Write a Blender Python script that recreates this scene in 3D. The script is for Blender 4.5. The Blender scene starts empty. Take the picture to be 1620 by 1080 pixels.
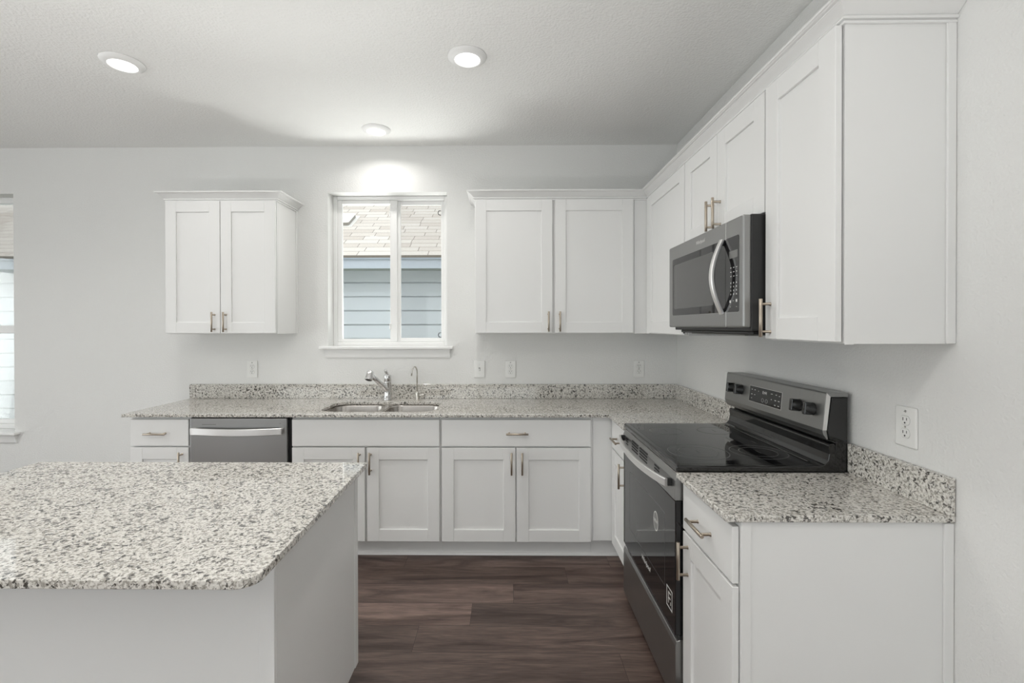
import bpy, bmesh, math, random
from mathutils import Matrix, Vector
random.seed(7)
S = bpy.context.scene
COL = S.collection
PI = math.pi

# ------------------------------------------------------------------ camera
cam = bpy.data.cameras.new('camera')
camo = bpy.data.objects.new('camera', cam)
COL.objects.link(camo)
F_PX, YAW, U0, V0, PITCH, ROLL = 743.914, 0.0111, 792.07, 519.18, -0.0048, -0.0012
cam.sensor_fit = 'HORIZONTAL'; cam.sensor_width = 36.0
cam.lens = F_PX / 1620 * 36
cam.shift_x = (810 - U0) / 1620
cam.shift_y = (V0 - 540) / 1620
cam.clip_start = 0.02; cam.clip_end = 200
c_, s_ = math.cos(YAW), math.sin(YAW)
fw = Vector((-s_, c_, 0)); rt = Vector((c_, s_, 0)); up = Vector((0, 0, 1))
f2 = fw * math.cos(PITCH) + up * math.sin(PITCH); u2 = up * math.cos(PITCH) - fw * math.sin(PITCH)
r3 = rt * math.cos(ROLL) + u2 * math.sin(ROLL); u3 = u2 * math.cos(ROLL) - rt * math.sin(ROLL)
m = Matrix((r3, u3, -f2)).transposed().to_4x4()
m.translation = Vector((-1.2445, -3.436, 1.4216))
camo.matrix_world = m
S.camera = camo

# ------------------------------------------------------------------ view, world, added fill lamps
S.view_settings.view_transform = 'Standard'
S.view_settings.look = 'None'
S.view_settings.exposure = 0.0
S.view_settings.gamma = 1.0
S.view_settings.use_curve_mapping = False
WORLD = 1.9           # even overcast sky
LAMP_W, LAMP2_W, SINK_W = 4.5, 5.6, 2.8   # each recessed light: kitchen pair, unseen ones added for brightness, over the sink
SINK_FILL = 72.0        # hidden lamp below the sink window, standing in for bounced ground light
FILL_REAR = 2.2        # added fill lamps outside the rear glazing, power per square metre
UP_TILT, UP_SPREAD = math.radians(10), 118
UP_W = 26.0            # added uplights behind the camera, brightening the ceiling
FILL_LEFT = 6.5        # same for the fill lamp outside the left-hand glazing
W = bpy.data.worlds.new('overcast_sky'); S.world = W
W.use_nodes = True
W.node_tree.nodes['Background'].inputs[0].default_value = (0.93, 0.97, 1.0, 1)
W.node_tree.nodes['Background'].inputs[1].default_value = WORLD

def fill_lamp(name, loc, rz, sx, sy, power, tilt):
    # added fill lamp: a tall rectangle just outside the glazing, tilted up into the room
    l = bpy.data.lights.new(name, 'AREA'); l.shape = 'RECTANGLE'; l.size = sx; l.size_y = sy
    l.energy = power * sx * sy; l.color = (1.0, 0.995, 0.98)
    o = bpy.data.objects.new(name, l); COL.objects.link(o)
    o.location = loc; o.rotation_euler = (PI / 2 + math.radians(tilt), 0, rz)
RX0, RY0, HC = -7.2, -7.4, 2.738          # room extents (right wall x=0, back wall y=0)
REAR_OPEN = [(-6.6, -3.9, 0.05, 2.3), (-3.2, -0.5, 0.05, 2.3)]
LEFT_OPEN = [(-4.9, -1.1, 0.05, 2.3)]
for (a, b, z0, z1) in REAR_OPEN:
    fill_lamp('rear_fill', ((a + b) / 2, RY0 - 0.62, (z0 + z1) / 2 - 0.1), 0, b - a, z1 - z0, FILL_REAR, 8)
for (a, b, z0, z1) in LEFT_OPEN:
    fill_lamp('side_fill', (RX0 - 0.62, (a + b) / 2, (z0 + z1) / 2 - 0.1), -PI / 2, b - a, z1 - z0, FILL_LEFT, 15)

o = bpy.data.lights.new('sill_fill', 'AREA'); o.shape = 'RECTANGLE'; o.size = 1.5; o.size_y = 0.5  # added lamp hidden below the sill, throws light onto the ceiling
o.energy = SINK_FILL; o.color = (1.0, 0.995, 0.98); o.spread = math.radians(140)
o = bpy.data.objects.new('sill_fill', o); COL.objects.link(o)
o.location = (-2.50, 0.58, 0.93); o.rotation_euler = (PI + math.radians(-42), 0, PI)
# ------------------------------------------------------------------ materials
def nm(name):
    m = bpy.data.materials.new(name); m.use_nodes = True
    nt = m.node_tree
    return m, nt, nt.nodes['Principled BSDF']
def simple(name, col, rough=0.5, metal=0.0, spec=0.5, coat=0.0, bump=None):
    m, nt, b = nm(name)
    b.inputs['Base Color'].default_value = (*col, 1)
    b.inputs['Roughness'].default_value = rough
    b.inputs['Metallic'].default_value = metal
    b.inputs['Specular IOR Level'].default_value = spec
    b.inputs['Coat Weight'].default_value = coat
    b.inputs['Coat Roughness'].default_value = 0.03
    if bump:
        sc, st, dist = bump
        tc = nt.nodes.new('ShaderNodeTexCoord'); n = nt.nodes.new('ShaderNodeTexNoise')
        n.inputs['Scale'].default_value = sc; n.inputs['Detail'].default_value = 3
        bp = nt.nodes.new('ShaderNodeBump'); bp.inputs['Strength'].default_value = st; bp.inputs['Distance'].default_value = dist
        nt.links.new(tc.outputs['Object'], n.inputs['Vector']); nt.links.new(n.outputs['Fac'], bp.inputs['Height'])
        nt.links.new(bp.outputs['Normal'], b.inputs['Normal'])
    return m
def emit(name, col, st):
    m = bpy.data.materials.new(name); m.use_nodes = True; nt = m.node_tree
    nt.nodes.remove(nt.nodes['Principled BSDF'])
    e = nt.nodes.new('ShaderNodeEmission'); e.inputs[0].default_value = (*col, 1); e.inputs[1].default_value = st
    nt.links.new(e.outputs[0], nt.nodes['Material Output'].inputs[0])
    return m
def mixc(nt, fac, a, b, mode='MIX'):
    n = nt.nodes.new('ShaderNodeMix'); n.data_type = 'RGBA'; n.blend_type = mode
    for k, v in ((0, fac), (6, a), (7, b)):
        if hasattr(v, 'links'): nt.links.new(v, n.inputs[k])
        else: n.inputs[k].default_value = v if k == 0 else (*v, 1)
    return n.outputs[2]
def ramp(nt, src, stops):
    r = nt.nodes.new('ShaderNodeValToRGB')
    el = r.color_ramp.elements
    while len(el) < len(stops): el.new(0.5)
    for e, (p, v) in zip(el, stops):
        e.position = p; e.color = (v, v, v, 1) if not isinstance(v, tuple) else (*v, 1)
    nt.links.new(src, r.inputs[0])
    return r.outputs[0]
def noise(nt, vec, scale, detail=3, rough=0.5, dist=0.0):
    n = nt.nodes.new('ShaderNodeTexNoise')
    n.inputs['Scale'].default_value = scale; n.inputs['Detail'].default_value = detail
    n.inputs['Roughness'].default_value = rough; n.inputs['Distortion'].default_value = dist
    nt.links.new(vec, n.inputs['Vector'])
    return n.outputs['Fac']
def math_(nt, op, a, b=None, c=None):
    n = nt.nodes.new('ShaderNodeMath'); n.operation = op
    for k, v in enumerate((a, b, c)):
        if v is None: continue
        if hasattr(v, 'links'): nt.links.new(v, n.inputs[k])
        else: n.inputs[k].default_value = v
    return n.outputs[0]

M = {}
M['wall'] = simple('wall_paint', (0.80, 0.80, 0.785), 0.65, spec=0.25, bump=(120, 0.55, 0.004))
M['ceiling'] = simple('ceiling_paint', (0.86, 0.86, 0.845), 0.8, spec=0.2, bump=(85, 0.7, 0.006))
M['white'] = simple('cabinet_paint', (0.83, 0.83, 0.82), 0.38, spec=0.4)
M['trimwhite'] = simple('trim_paint', (0.86, 0.86, 0.85), 0.35, spec=0.4)
M['vinyl'] = simple('white_vinyl', (0.88, 0.88, 0.87), 0.3, spec=0.4)
M['plate'] = simple('plate_plastic', (0.84, 0.84, 0.82), 0.3, spec=0.4)
M['dark'] = simple('dark_slot', (0.02, 0.02, 0.02), 0.6)
M['grey_ink'] = simple('grey_ink', (0.25, 0.25, 0.24), 0.5)
M['grey_line'] = simple('grey_line', (0.45, 0.45, 0.43), 0.5)
M['white_ink'] = simple('white_ink', (0.75, 0.75, 0.73), 0.5)
M['pull'] = simple('brushed_nickel', (0.46, 0.40, 0.33), 0.3, metal=1.0)
M['chrome'] = simple('chrome', (0.72, 0.72, 0.72), 0.1, metal=1.0)
M['nickel'] = simple('satin_nickel', (0.66, 0.64, 0.60), 0.25, metal=1.0)
M['black'] = simple('black_enamel', (0.012, 0.012, 0.012), 0.12, spec=0.5, coat=0.3)
M['blackmatt'] = simple('black_plastic', (0.02, 0.02, 0.02), 0.4)
M['glassblack'] = simple('black_glass', (0.008, 0.008, 0.009), 0.03, spec=0.6)
M['ring'] = simple('burner_print', (0.11, 0.11, 0.11), 0.25)
M['fascia'] = simple('fascia_paint', (0.43, 0.47, 0.53), 0.6, bump=(30, 0.2, 0.01))
M['drip'] = simple('drip_edge', (0.28, 0.32, 0.37), 0.5)
M['soffit'] = simple('soffit_paint', (0.40, 0.42, 0.42), 0.7)
M['siding'] = simple('siding_paint', (0.50, 0.53, 0.57), 0.65, bump=(60, 0.15, 0.004))
M['ventmetal'] = simple('vent_metal', (0.72, 0.70, 0.66), 0.5)
M['ventshade'] = simple('shaded_skirt', (0.24, 0.225, 0.20), 0.55)  # dark grey puts the shade on the vent's sides into the colour
M['lawn'] = simple('lawn', (0.20, 0.25, 0.12), 0.9)
M['lens'] = emit('lit_lens', (1.0, 0.985, 0.95), 4.0)

def steel(name, col, rough, ax):
    m, nt, b = nm(name)
    b.inputs['Metallic'].default_value = 1.0
    tc = nt.nodes.new('ShaderNodeTexCoord'); mp = nt.nodes.new('ShaderNodeMapping')
    sc = [900, 900, 900]; sc[ax] = 6
    mp.inputs['Scale'].default_value = sc
    nt.links.new(tc.outputs['Object'], mp.inputs[0])
    f = noise(nt, mp.outputs[0], 1.0, 2)
    nt.links.new(mixc(nt, f, tuple(x * 0.97 for x in col), tuple(min(1, x * 1.03) for x in col)), b.inputs['Base Color'])
    nt.links.new(math_(nt, 'MULTIPLY_ADD', f, 0.04, rough - 0.02), b.inputs['Roughness'])
    return m
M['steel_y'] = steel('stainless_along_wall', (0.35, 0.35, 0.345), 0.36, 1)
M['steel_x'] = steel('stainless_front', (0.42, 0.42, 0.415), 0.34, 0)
M['steel_bright'] = steel('stainless_handle', (0.88, 0.87, 0.86), 0.34, 1)
M['steel_brightx'] = steel('stainless_handle_front', (0.92, 0.91, 0.90), 0.38, 0)
M['sinksteel'] = steel('sink_steel', (0.60, 0.57, 0.54), 0.24, 2)

def granite():
    m, nt, b = nm('speckled_granite')
    tc = nt.nodes.new('ShaderNodeTexCoord').outputs['Object']
    big = noise(nt, tc, 9, 3)
    n1 = noise(nt, tc, 135, 4, 0.6, 0.3)
    n2 = noise(nt, tc, 84, 5, 0.62, 0.5)
    n3 = noise(nt, tc, 220, 3, 0.6)
    base = mixc(nt, ramp(nt, n3, [(0.35, 0.0), (0.65, 1.0)]), (0.66, 0.635, 0.585), (0.80, 0.78, 0.74))
    tan = ramp(nt, n1, [(0.475, 0.0), (0.585, 1.0)])
    c1 = mixc(nt, math_(nt, 'MULTIPLY', tan, 0.80), base, (0.26, 0.24, 0.205))
    shift = math_(nt, 'MULTIPLY_ADD', math_(nt, 'SUBTRACT', big, 0.5), 0.16, 0.0)
    dk = ramp(nt, math_(nt, 'ADD', n2, shift), [(0.545, 0.0), (0.60, 1.0)])
    c2 = mixc(nt, math_(nt, 'MULTIPLY', dk, 0.92), c1, (0.032, 0.028, 0.024))
    nt.links.new(c2, b.inputs['Base Color'])
    b.inputs['Roughness'].default_value = 0.04
    b.inputs['Specular IOR Level'].default_value = 0.9
    return m
M['granite'] = granite()

def floor_mat():
    m, nt, b = nm('dark_wood_planks')
    tc = nt.nodes.new('ShaderNodeTexCoord').outputs['Object']
    sp = nt.nodes.new('ShaderNodeSeparateXYZ'); nt.links.new(tc, sp.inputs[0])
    PW, PL = 0.182, 1.22
    yv = math_(nt, 'DIVIDE', math_(nt, 'ADD', sp.outputs[1], 0.667), PW)
    row = math_(nt, 'FLOOR', yv)
    # stagger of the plank ends, row by row
    offs = [(-12, .30), (-11, .74), (-10, .12), (-9, .55), (-8, .88), (-7, .27), (-6, .06), (-5, .618), (-4, .359), (-3, .162), (-2, .9885), (-1, .7385), (0, .516), (1, .21)]
    rp = ramp(nt, math_(nt, 'MULTIPLY_ADD', row, 1 / 16, 12.5 / 16), [(max(0, (r + 12) / 16), v) for r, v in offs])
    rp.node.color_ramp.interpolation = 'CONSTANT'
    xv = math_(nt, 'ADD', math_(nt, 'DIVIDE', sp.outputs[0], PL), rp)
    colm = math_(nt, 'FLOOR', xv)
    cb = nt.nodes.new('ShaderNodeCombineXYZ'); nt.links.new(row, cb.inputs[0]); nt.links.new(colm, cb.inputs[1])
    w2 = nt.nodes.new('ShaderNodeTexWhiteNoise'); w2.noise_dimensions = '3D'; nt.links.new(cb.outputs[0], w2.inputs['Vector'])
    pid = w2.outputs['Value']
    g = nt.nodes.new('ShaderNodeCombineXYZ')
    nt.links.new(math_(nt, 'MULTIPLY_ADD', pid, 31.0, math_(nt, 'MULTIPLY', sp.outputs[0], 1.4)), g.inputs[0])
    nt.links.new(math_(nt, 'MULTIPLY', sp.outputs[1], 11.0), g.inputs[1])
    nt.links.new(math_(nt, 'MULTIPLY', pid, 17.0), g.inputs[2])
    g2 = nt.nodes.new('ShaderNodeCombineXYZ')
    nt.links.new(math_(nt, 'MULTIPLY_ADD', pid, 13.0, math_(nt, 'MULTIPLY', sp.outputs[0], 9.0)), g2.inputs[0])
    nt.links.new(math_(nt, 'MULTIPLY', sp.outputs[1], 160.0), g2.inputs[1])
    nt.links.new(pid, g2.inputs[2])
    big = noise(nt, g.outputs[0], 1.0, 4, 0.6, 1.4)
    fine = noise(nt, g2.outputs[0], 1.0, 4, 0.65, 0.6)
    col = mixc(nt, ramp(nt, big, [(0.32, 0.0), (0.68, 1.0)]), (0.062, 0.038, 0.032), (0.215, 0.150, 0.126))
    col = mixc(nt, 1.0, col, ramp(nt, fine, [(0.25, 0.50), (0.75, 1.38)]), 'MULTIPLY')
    col = mixc(nt, 1.0, col, ramp(nt, pid, [(0.0, 0.70), (1.0, 1.38)]), 'MULTIPLY')
    fy = math_(nt, 'FRACT', yv); fx = math_(nt, 'FRACT', xv)
    ey = math_(nt, 'LESS_THAN', math_(nt, 'MINIMUM', fy, math_(nt, 'SUBTRACT', 1.0, fy)), 0.0085)
    ex = math_(nt, 'LESS_THAN', math_(nt, 'MINIMUM', fx, math_(nt, 'SUBTRACT', 1.0, fx)), 0.0010)
    seam = math_(nt, 'MAXIMUM', ey, ex)
    col = mixc(nt, math_(nt, 'MULTIPLY', seam, 0.65), col, (0.02, 0.014, 0.012))
    nt.links.new(col, b.inputs['Base Color'])
    nt.links.new(math_(nt, 'MULTIPLY_ADD', fine, 0.15, 0.34), b.inputs['Roughness'])
    b.inputs['Specular IOR Level'].default_value = 0.4
    bp = nt.nodes.new('ShaderNodeBump'); bp.inputs['Strength'].default_value = 0.25; bp.inputs['Distance'].default_value = 0.0015
    nt.links.new(fine, bp.inputs['Height']); nt.links.new(bp.outputs[0], b.inputs['Normal'])
    return m
M['floor'] = floor_mat()

def shingle_mat():
    m, nt, b = nm('beige_shingles')
    tc = nt.nodes.new('ShaderNodeTexCoord').outputs['Object']
    br = nt.nodes.new('ShaderNodeTexBrick')
    br.inputs['Scale'].default_value = 1.0
    br.inputs['Brick Width'].default_value = 0.36; br.inputs['Row Height'].default_value = 0.143
    br.inputs['Mortar Size'].default_value = 0.005; br.inputs['Mortar Smooth'].default_value = 0.1; br.inputs['Bias'].default_value = -0.1
    br.offset = 0.37; br.squash_frequency = 3; br.squash = 1.3
    br.inputs['Color1'].default_value = (0.64, 0.59, 0.535, 1); br.inputs['Color2'].default_value = (0.50, 0.44, 0.385, 1)
    br.inputs['Mortar'].default_value = (0.22, 0.19, 0.165, 1)
    nt.links.new(tc, br.inputs['Vector'])
    n = noise(nt, tc, 60, 4, 0.7)
    nt.links.new(mixc(nt, 1.0, br.outputs['Color'], ramp(nt, n, [(0.3, 0.86), (0.7, 1.08)]), 'MULTIPLY'), b.inputs['Base Color'])
    b.inputs['Roughness'].default_value = 0.9
    return m
M['shingle'] = shingle_mat()

def pane_mat(name, refl, tint):
    m = bpy.data.materials.new(name); m.use_nodes = True; nt = m.node_tree
    nt.nodes.remove(nt.nodes['Principled BSDF'])
    t = nt.nodes.new('ShaderNodeBsdfTransparent'); t.inputs[0].default_value = (*tint, 1)
    g = nt.nodes.new('ShaderNodeBsdfGlossy'); g.inputs['Roughness'].default_value = 0.01
    f = nt.nodes.new('ShaderNodeFresnel'); f.inputs[0].default_value = 1.45
    mx = nt.nodes.new('ShaderNodeMixShader')
    nt.links.new(math_(nt, 'MULTIPLY', f.outputs[0], refl), mx.inputs[0])
    nt.links.new(t.outputs[0], mx.inputs[1]); nt.links.new(g.outputs[0], mx.inputs[2])
    nt.links.new(mx.outputs[0], nt.nodes['Material Output'].inputs[0])
    return m
M['pane'] = pane_mat('window_glass', 0.6, (0.98, 0.99, 0.985))
def screen_mat():
    m = bpy.data.materials.new('insect_mesh'); m.use_nodes = True; nt = m.node_tree
    b = nt.nodes['Principled BSDF']; b.inputs['Base Color'].default_value = (0.12, 0.12, 0.12, 1); b.inputs['Roughness'].default_value = 0.7
    t = nt.nodes.new('ShaderNodeBsdfTransparent'); mx = nt.nodes.new('ShaderNodeMixShader'); mx.inputs[0].default_value = 0.10
    nt.links.new(t.outputs[0], mx.inputs[1]); nt.links.new(b.outputs[0], mx.inputs[2])
    nt.links.new(mx.outputs[0], nt.nodes['Material Output'].inputs[0])
    return m
M['screen'] = screen_mat()

# ------------------------------------------------------------------ mesh helpers
I4 = Matrix.Identity(4)
def frame(kind, x=0, y=0, z=0):
    # local axes: a along the front (left to right as faced), b up, c out of the front
    ax = {'back': ((1, 0, 0), (0, 0, 1), (0, -1, 0)), 'right': ((0, -1, 0), (0, 0, 1), (-1, 0, 0)),
          'far': ((-1, 0, 0), (0, 0, 1), (0, 1, 0)), 'down': ((1, 0, 0), (0, -1, 0), (0, 0, -1))}[kind]
    mm = Matrix((ax[0], ax[1], ax[2])).transposed().to_4x4()
    mm.translation = Vector((x, y, z))
    return mm

class MB:
    def __init__(s, M_=None): s.bm = bmesh.new(); s.M = M_ or I4
    def _fin(s, verts): bmesh.ops.transform(s.bm, matrix=s.M, verts=verts)
    def box(s, x0, x1, y0, y1, z0, z1, bev=0.0, seg=1):
        b = bmesh.new()
        bmesh.ops.create_cube(b, size=1)
        bmesh.ops.transform(b, matrix=Matrix.Translation(((x0 + x1) / 2, (y0 + y1) / 2, (z0 + z1) / 2)) @
                            Matrix.Diagonal((abs(x1 - x0), abs(y1 - y0), abs(z1 - z0), 1)), verts=b.verts)
        if bev > 0: bmesh.ops.bevel(b, geom=b.edges[:], offset=bev, segments=seg, profile=0.5, affect='EDGES')
        return s.merge(b)
    def merge(s, b):
        mp = {}
        for v in b.verts: mp[v] = s.bm.verts.new(s.M @ v.co)
        for f in b.faces:
            try:
                nf = s.bm.faces.new([mp[v] for v in f.verts]); nf.smooth = f.smooth
            except ValueError: pass
        b.free(); return s
    def cyl(s, p0, p1, r0, r1=None, n=20, smooth=True, cap=True):
        return s.tube([p0, p1], [r0, r0 if r1 is None else r1], n, cap, smooth)
    def tube(s, pts, r, n=14, cap=True, smooth=True):
        pts = [Vector(p) for p in pts]
        rs = r if isinstance(r, (list, tuple)) else [r] * len(pts)
        prev = None; rings = []
        for i, p in enumerate(pts):
            t = (pts[min(i + 1, len(pts) - 1)] - pts[max(i - 1, 0)])
            if t.length < 1e-9: t = Vector((0, 0, 1))
            t.normalize()
            if prev is None:
                u = t.orthogonal().normalized()
            else:
                u = (prev - t * prev.dot(t)).normalized()
            prev = u; w = t.cross(u)
            rings.append([s.bm.verts.new(s.M @ (p + (u * math.cos(2 * PI * k / n) + w * math.sin(2 * PI * k / n)) * rs[i])) for k in range(n)])
        for a, b in zip(rings[:-1], rings[1:]):
            for k in range(n):
                f = s.bm.faces.new([a[k], a[(k + 1) % n], b[(k + 1) % n], b[k]]); f.smooth = smooth
        if cap:
            s.bm.faces.new(rings[0][::-1]); s.bm.faces.new(rings[-1])
        return s
    def lathe(s, prof, n=32, smooth=True, axis='z'):
        # prof: (r, h) pairs, revolved about local z; closed ends where r == 0
        rings = []
        for (r, h) in prof:
            if r <= 1e-7: rings.append([s.bm.verts.new(s.M @ Vector((0, 0, h)))])
            else: rings.append([s.bm.verts.new(s.M @ Vector((r * math.cos(2 * PI * k / n), r * math.sin(2 * PI * k / n), h))) for k in range(n)])
        for a, b in zip(rings[:-1], rings[1:]):
            for k in range(n):
                q = [a[k % len(a)], a[(k + 1) % len(a)], b[(k + 1) % len(b)], b[k % len(b)]]
                q2 = []
                for v in q:
                    if v not in q2: q2.append(v)
                if len(q2) > 2:
                    f = s.bm.faces.new(q2); f.smooth = smooth
        return s
    def prism(s, poly, d0, d1, plane='xz', bev=0.0, seg=1):
        # polygon in plane xz (extruded along y), xy (along z) or yz (along x)
        def P(p, d):
            return {'xz': Vector((p[0], d, p[1])), 'xy': Vector((p[0], p[1], d)), 'yz': Vector((d, p[0], p[1]))}[plane]
        b = bmesh.new()
        A = [b.verts.new(P(p, d0)) for p in poly]; B = [b.verts.new(P(p, d1)) for p in poly]
        n = len(poly)
        b.faces.new(A); b.faces.new(B[::-1])
        for k in range(n): b.faces.new([A[k], B[k], B[(k + 1) % n], A[(k + 1) % n]])
        bmesh.ops.recalc_face_normals(b, faces=b.faces[:])
        if bev > 0:
            ed = [e for e in b.edges if len(e.link_faces) == 2 and e.calc_face_angle(0) > 0.5]
            bmesh.ops.bevel(b, geom=ed, offset=bev, segments=seg, profile=0.5, affect='EDGES')
        return s.merge(b)
    def sweep(s, path, prof, side=1, smooth=False):
        # prof (out, z) swept along an xy path with mitred corners
        P = [Vector(p) for p in path]; nrm = []
        for a, b in zip(P[:-1], P[1:]):
            t = (b - a).normalized(); nrm.append(Vector((t.y, -t.x)) * side)
        rings = []
        for i, p in enumerate(P):
            n0 = nrm[max(i - 1, 0)]; n1 = nrm[min(i, len(nrm) - 1)]
            mi = (n0 + n1); mi = mi / max(mi.dot(n0), 1e-6)
            rings.append([s.bm.verts.new(s.M @ Vector((p.x + mi.x * o, p.y + mi.y * o, z))) for (o, z) in prof])
        k = len(prof)
        for a, b in zip(rings[:-1], rings[1:]):
            for j in range(k):
                f = s.bm.faces.new([a[j], a[(j + 1) % k], b[(j + 1) % k], b[j]]); f.smooth = smooth
        s.bm.faces.new(rings[0][::-1]); s.bm.faces.new(rings[-1])
        return s
    def strap(s, pts, w, t, wdir):
        # flat bar: path points, width along wdir, thickness normal to both
        pts = [Vector(p) for p in pts]; wd = Vector(wdir).normalized(); rings = []
        for i, p in enumerate(pts):
            tg = (pts[min(i + 1, len(pts) - 1)] - pts[max(i - 1, 0)]).normalized()
            nn = tg.cross(wd).normalized()
            e = 0.22
            loop = [(-.5, -.5 + e), (-.5, .5 - e), (-.5 + e * t / w, .5), (.5 - e * t / w, .5), (.5, .5 - e), (.5, -.5 + e), (.5 - e * t / w, -.5), (-.5 + e * t / w, -.5)]
            rings.append([s.bm.verts.new(s.M @ (p + wd * (a * w) + nn * (b * t))) for a, b in loop])
        for a, b in zip(rings[:-1], rings[1:]):
            for j in range(8):
                f = s.bm.faces.new([a[j], a[(j + 1) % 8], b[(j + 1) % 8], b[j]])
        s.bm.faces.new(rings[0][::-1]); s.bm.faces.new(rings[-1])
        return s
    def plate(s, outer, holes, z0, z1):
        # flat slab in xy with holes
        b = bmesh.new()
        for z, flip in ((z1, False), (z0, True)):
            es = []
            for loop in [outer] + holes:
                vs = [b.verts.new((x, y, z)) for x, y in loop]
                es += [b.edges.new((vs[i], vs[(i + 1) % len(vs)])) for i in range(len(vs))]
            bmesh.ops.triangle_fill(b, use_beauty=True, use_dissolve=False, edges=es)
        for loop in [outer] + holes:
            vs0 = [b.verts.new((x, y, z0)) for x, y in loop]; vs1 = [b.verts.new((x, y, z1)) for x, y in loop]
            for i in range(len(loop)):
                j = (i + 1) % len(loop); b.faces.new([vs0[i], vs0[j], vs1[j], vs1[i]])
        bmesh.ops.remove_doubles(b, verts=b.verts[:], dist=1e-5)
        bmesh.ops.recalc_face_normals(b, faces=b.faces[:])
        return s.merge(b)
    def build(s, name, mat, parent=None, recalc=True):
        if recalc: bmesh.ops.recalc_face_normals(s.bm, faces=s.bm.faces[:])
        off = Vector((0, 0, 0)); p = parent
        while p is not None: off += p.location; p = p.parent
        bmesh.ops.translate(s.bm, vec=-off, verts=s.bm.verts[:])
        me = bpy.data.meshes.new(name); s.bm.to_mesh(me); s.bm.free()
        me.materials.append(mat)
        o = bpy.data.objects.new(name, me); COL.objects.link(o)
        if parent is not None: o.parent = parent
        return o

def rrect(x0, x1, y0, y1, r, n=8):
    out = []
    for cx, cy, a0 in ((x1 - r, y1 - r, 0), (x0 + r, y1 - r, 90), (x0 + r, y0 + r, 180), (x1 - r, y0 + r, 270)):
        for k in range(n + 1):
            a = math.radians(a0 + 90 * k / n); out.append((cx + r * math.cos(a), cy + r * math.sin(a)))
    return out
def tag(o, label, cat, group=None):
    o['label'] = label; o['category'] = cat
    if group: o['group'] = group
    return o
def thing(name, label, cat, loc=(0, 0, 0), group=None):
    o = bpy.data.objects.new(name, None); COL.objects.link(o); o.location = loc; o.empty_display_size = 0.1
    return tag(o, label, cat, group)
def struct(o): o['kind'] = 'structure'; return o
def sthing(name, loc=(0, 0, 0)):
    o = bpy.data.objects.new(name, None); COL.objects.link(o); o.location = loc; return struct(o)
def copy_tree(o, parent=None):
    c = o.copy(); COL.objects.link(c); c.parent = parent
    for ch in list(o.children): copy_tree(ch, c)
    return c
def text_obj(name, txt, size, mtx, mat, parent, depth=0.0004, align='CENTER', shear=0.0):
    cu = bpy.data.curves.new(name, 'FONT'); cu.body = txt; cu.size = size; cu.extrude = depth
    cu.align_x = align; cu.align_y = 'CENTER'; cu.shear = shear
    t = bpy.data.objects.new(name + '_c', cu); COL.objects.link(t)
    bpy.context.view_layer.update()
    me = bpy.data.meshes.new_from_object(t.evaluated_get(bpy.context.evaluated_depsgraph_get()))
    bpy.data.objects.remove(t); bpy.data.curves.remove(cu)
    off = Vector((0, 0, 0)); p = parent
    while p is not None: off += p.location; p = p.parent
    me.transform(Matrix.Translation(-off) @ mtx)
    me.name = name; me.materials.clear(); me.materials.append(mat)
    o = bpy.data.objects.new(name, me); COL.objects.link(o); o.parent = parent
    return o

# ------------------------------------------------------------------ room shell
T = 0.15
def wall_with_holes(name, u0, u1, z0, z1, holes, mk):
    mb = MB()
    us = sorted({u0, u1, *[h[0] for h in holes], *[h[1] for h in holes]})
    for a, b in zip(us[:-1], us[1:]):
        cut = sorted([(h[2], h[3]) for h in holes if h[0] <= a + 1e-6 and h[1] >= b - 1e-6])
        z = z0
        for c0, c1 in cut + [(z1, z1)]:
            if c0 - z > 1e-4: mk(mb, a, b, z, c0)
            z = c1
    o = mb.build(name, M['wall']); return struct(o)
WIN1 = (-2.548, -1.675, 1.272, 2.402)
WIN2 = (-5.79, -4.88, 0.643, 2.402)
wall_with_holes('wall_back', RX0 - 9.0, 8.0, 0, HC, [WIN1, WIN2], lambda mb, a, b, c, d: mb.box(a, b, 0, T, c, d))  # wall runs on unseen past the room, to shade the siding outside
wall_with_holes('wall_front', RX0 - T, T, 0, HC, REAR_OPEN, lambda mb, a, b, c, d: mb.box(a, b, RY0 - T, RY0, c, d))
struct(MB().box(0, T, RY0, 0, 0, HC).build('wall_right', M['wall']))
wall_with_holes('wall_left', RY0, 0, 0, HC, LEFT_OPEN, lambda mb, a, b, c, d: mb.box(RX0 - T, RX0, a, b, c, d))
struct(MB().box(RX0 - T, T, RY0 - T, T, HC, HC + 0.2).build('ceiling', M['ceiling']))
struct(MB().box(RX0 - T, T, RY0 - T, T, -0.12, 0).build('floor', M['floor']))
BB = [(0, 0), (0.012, 0), (0.014, 0.07), (0.008, 0.09), (0, 0.092)]
struct(MB().sweep([(RX0, -0.0), (-3.54, -0.0)], BB, 1).build('baseboard_back', M['trimwhite']))
struct(MB().sweep([(0, RY0), (0, -2.13)], BB, -1).build('baseboard_right', M['trimwhite']))
struct(MB().sweep([(RX0, RY0), (RX0, -4.92)], BB, 1).build('baseboard_left', M['trimwhite']))

# unseen rear glazing, added behind the camera to let fill light in
for i, (a, b, z0, z1) in enumerate(REAR_OPEN):
    w = sthing('window_%d' % (i + 3), ((a + b) / 2, RY0, z0))
    mb = MB(); y0, y1 = RY0 - 0.11, RY0 - 0.05
    for (p, q, r, s) in ((a, a + .06, z0, z1), (b - .06, b, z0, z1), (a + .06, b - .06, z0, z0 + .06), (a + .06, b - .06, z1 - .06, z1), ((a + b) / 2 - .04, (a + b) / 2 + .04, z0 + .06, z1 - .06)):
        mb.box(p, q, y0, y1, r, s, 0.004)
    mb.build('window_frame', M['vinyl'], w)
    MB().box(a + .06, b - .06, RY0 - 0.083, RY0 - 0.079, z0 + .06, z1 - .06).build('pane', M['pane'], w)

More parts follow.
